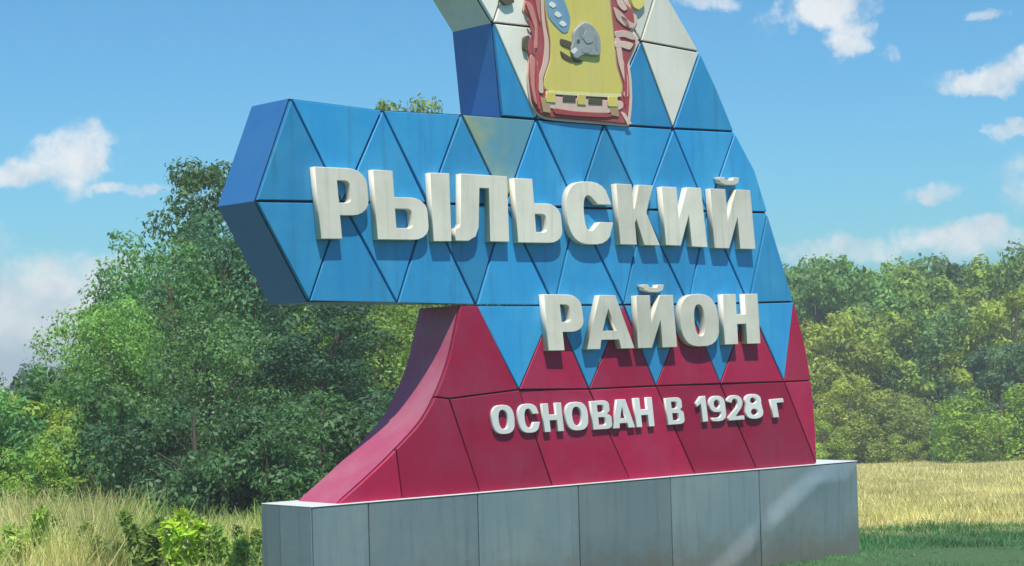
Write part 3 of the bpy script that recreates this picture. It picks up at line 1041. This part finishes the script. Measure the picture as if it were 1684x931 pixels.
# ------------------------------------------------------------------ grasses and weeds
def blades(name, x_of_y, y0, y1, n, hmin, hmax, width, color, rng, clump=0.0):
    y = y0 * (y1 / y0) ** rng.random(n)
    lo, hi = x_of_y(y)
    x = lo + (hi - lo) * rng.random(n)
    if clump:
        keep = (np.sin(x * 2.1 + 1.3 * np.sin(y * 1.1)) * np.sin(y * 1.7 + x * .6) + 0.55 + rng.random(n) * 0.6) > clump
        x, y = x[keep], y[keep]
        n = len(x)
    z = np.array([ground_z(a, b_) for a, b_ in zip(x, y)]) - 0.02
    h = hmin + (hmax - hmin) * rng.random(n) ** 1.5
    a = rng.random(n) * 2 * math.pi
    w = width * (0.6 + .8 * rng.random(n)) * (y / y0) ** 0.5
    h *= 0.55 + 0.9 * np.clip(0.5 + 0.5 * np.sin(x * 3.1 + 2.0 * np.sin(y * 2.3)) * np.sin(y * 2.9 + 1.7 * np.sin(x * 1.9)), 0, 1)
    if name == 'verge_grass':       # worn short close to the plinth
        h *= np.where(y < 13.3, 0.5, 1.0)
    if name == 'tall_grass':        # lower in front of the thicket beside the plinth
        h *= np.where(x / y > -0.21 + 0.012 * np.sin(y * 9), 0.5, 1.0)
    ln = h * (0.15 + 0.7 * rng.random(n))
    b_ = rng.random(n) * 2 * math.pi
    base_ = np.stack([x, y, z], 1)
    sd = np.stack([np.cos(a) * w / 2, np.sin(a) * w / 2, np.zeros(n)], 1)
    tip = base_ + np.stack([np.cos(b_) * ln, np.sin(b_) * ln, h], 1)
    q2 = np.stack([base_ - sd, base_ + sd, tip + sd * .25, tip - sd * .25], 1).reshape(-1, 3)
    me_ = quick_mesh(name, q2, 4, n)
    o = link_mesh(name, me_, M['grass'])
    o.color = (*color, 1)
    return tag(o, kind='stuff')


def band(p0, p1):
    return lambda y: (((p0 - W / 2) / F) * y, ((p1 - W / 2) / F) * y)


blades('meadow_grass', band(1150, 2400), 14.8, 66, 230000, .03, .10, .008, (0.68, 0.63, 0.29), RNG)
blades('verge_grass', band(1150, 2400), 10.5, 15.0, 130000, .02, .065, .006, (0.10, 0.27, 0.10), RNG)
blades('tall_grass', band(-300, 620), 10.8, 16.0, 100000, .08, .42, .005, (0.68, 0.64, 0.30), RNG, 0.35)


o = blades('low_weeds', band(-300, 470), 10.8, 15.5, 15000, .08, .40, .010, (0.36, 0.48, 0.12), RNG, 0.60)
o = blades('rough_grass', band(-300, 620), 15.5, 22, 50000, .06, .22, .007, (0.36, 0.44, 0.15), RNG, 0.3)


def weed_meshes(seed, h, flower):
    rng = np.random.default_rng(seed)
    V, Fc = [], []
    L, nL = [], 0
    fl = []
    for s in range(rng.integers(4, 7)):
        a = rng.random() * 6.28
        hh = h * (0.7 + 0.35 * rng.random())
        pts = [Vector((math.cos(a) * .03, math.sin(a) * .03, -.03))]
        for t in (0.35, 0.7, 1.0):
            pts.append(Vector((math.cos(a) * (.03 + .22 * h * t * t), math.sin(a) * (.03 + .22 * h * t * t), hh * t)))
        tube(V, Fc, pts, [.006, .005, .004, .002], 5)
        cs, rs, ns = [], [], []
        for t in np.linspace(.12, .92, 9):
            i = min(2, int(t * 3))
            p = pts[i].lerp(pts[i + 1], min(1, t * 3 - i))
            cs.append(tuple(p))
            rr = h * .10 * (1.2 - t) + .02
            rs.append((rr, rr, rr * .5))
            ns.append(46)
        L.append(leaf_cloud(cs, rs, ns, .045, rng, 3.0, .3))
        nL += sum(ns)
        if flower:
            e = pts[-1]
            cs = [tuple(e + Vector((0, 0, -.05 * j))) for j in range(4)]
            fl.append(leaf_cloud(cs, [(.02 + .012 * j,) * 3 for j in range(4)], [14] * 4, .02, rng, 1.2, .3))
    st = mesh_from('stem', V, Fc)
    st.materials.append(M['stem'])
    lv = quick_mesh('leaves', np.concatenate(L), 4, nL)
    lv.materials.append(M['leaf'])
    out = [('stem', st), ('leaves', lv)]
    if fl:
        fm = quick_mesh('flower_head', np.concatenate(fl), 4, sum(len(q) // 4 for q in fl))
        fm.materials.append(M['flower'])
        out.append(('flower_head', fm))
    return out


WEEDS = [weed_meshes(41, .8, True), weed_meshes(42, .7, False), weed_meshes(43, .9, True)]
weeds = [(296, 11.6, 822, 0, (0.26, 0.34, 0.04), 'brightest yellow green weed with tall flower stalks left of the plinth'),
         (345, 12.0, 815, 2, (0.17, 0.26, 0.06), 'tall flowering weed nearest the plinth on its left'),
         (238, 12.0, 838, 1, (0.15, 0.23, 0.05), 'leafy weed left of the brightest weed'),
         (180, 12.2, 858, 2, (0.13, 0.19, 0.06), 'lower flowering weed under the dark shrubs'),
         (385, 11.5, 862, 1, (0.17, 0.24, 0.06), 'leafy weed touching the left edge of the plinth'),
         (120, 12.4, 836, 0, (0.20, 0.24, 0.07), 'dry looking flowering weed in the pale grass at left'),
         (50, 12.0, 832, 1, (0.18, 0.24, 0.06), 'leafy weed second from the left border'),
         (5, 11.8, 845, 2, (0.2, 0.26, 0.06), 'flowering weed at the left border'),
         (270, 12.8, 832, 2, (0.12, 0.2, 0.06), 'darker weed just behind the brightest weed'),
         (415, 12.2, 850, 0, (0.14, 0.2, 0.06), 'weed half hidden behind the plinth corner')]
for px, y, tp, var, colr, lab in weeds:
    p = at(px, tp, y)
    gz = ground_z(p.x, p.y)
    o = empty('weed_plant', (p.x, p.y, gz), random.uniform(0, 6))
    s = (p.z - gz) / (.8, .7, .9)[var]
    o.scale = (s, s, s)
    tag(o, lab, 'weed', 'weeds by the plinth')
    for nm, me_ in WEEDS[var]:
        c_ = bpy.data.objects.new(nm, me_)
        c_.parent = o
        COL.objects.link(c_)
        if nm == 'flower_head':
            c_['kind'] = 'stuff'
        c_.color = (*((0.52, 0.50, 0.22) if nm == 'flower_head' else [q * 1.8 for q in colr]), 1)

# ------------------------------------------------------------------ haze added to lift the dark tones
bm = bmesh.new()
bmesh.ops.create_cube(bm, size=1.0)
for v in bm.verts:
    v.co = (v.co.x * 3200, 950 + v.co.y * 3300, 2 + v.co.z * 14)
me = bpy.data.meshes.new('haze')
bm.to_mesh(me)
bm.free()
m = bpy.data.materials.new('tone_lift_haze')
m.use_nodes = True
m.node_tree.nodes.clear()
vo = m.node_tree.nodes.new('ShaderNodeVolumePrincipled')
vo.inputs['Color'].default_value = (0.86, 0.93, 0.97, 1)
vo.inputs['Density'].default_value = 0.0022
ou = m.node_tree.nodes.new('ShaderNodeOutputMaterial')
m.node_tree.links.new(vo.outputs[0], ou.inputs['Volume'])
tag(link_mesh('haze', me, m), kind='stuff')
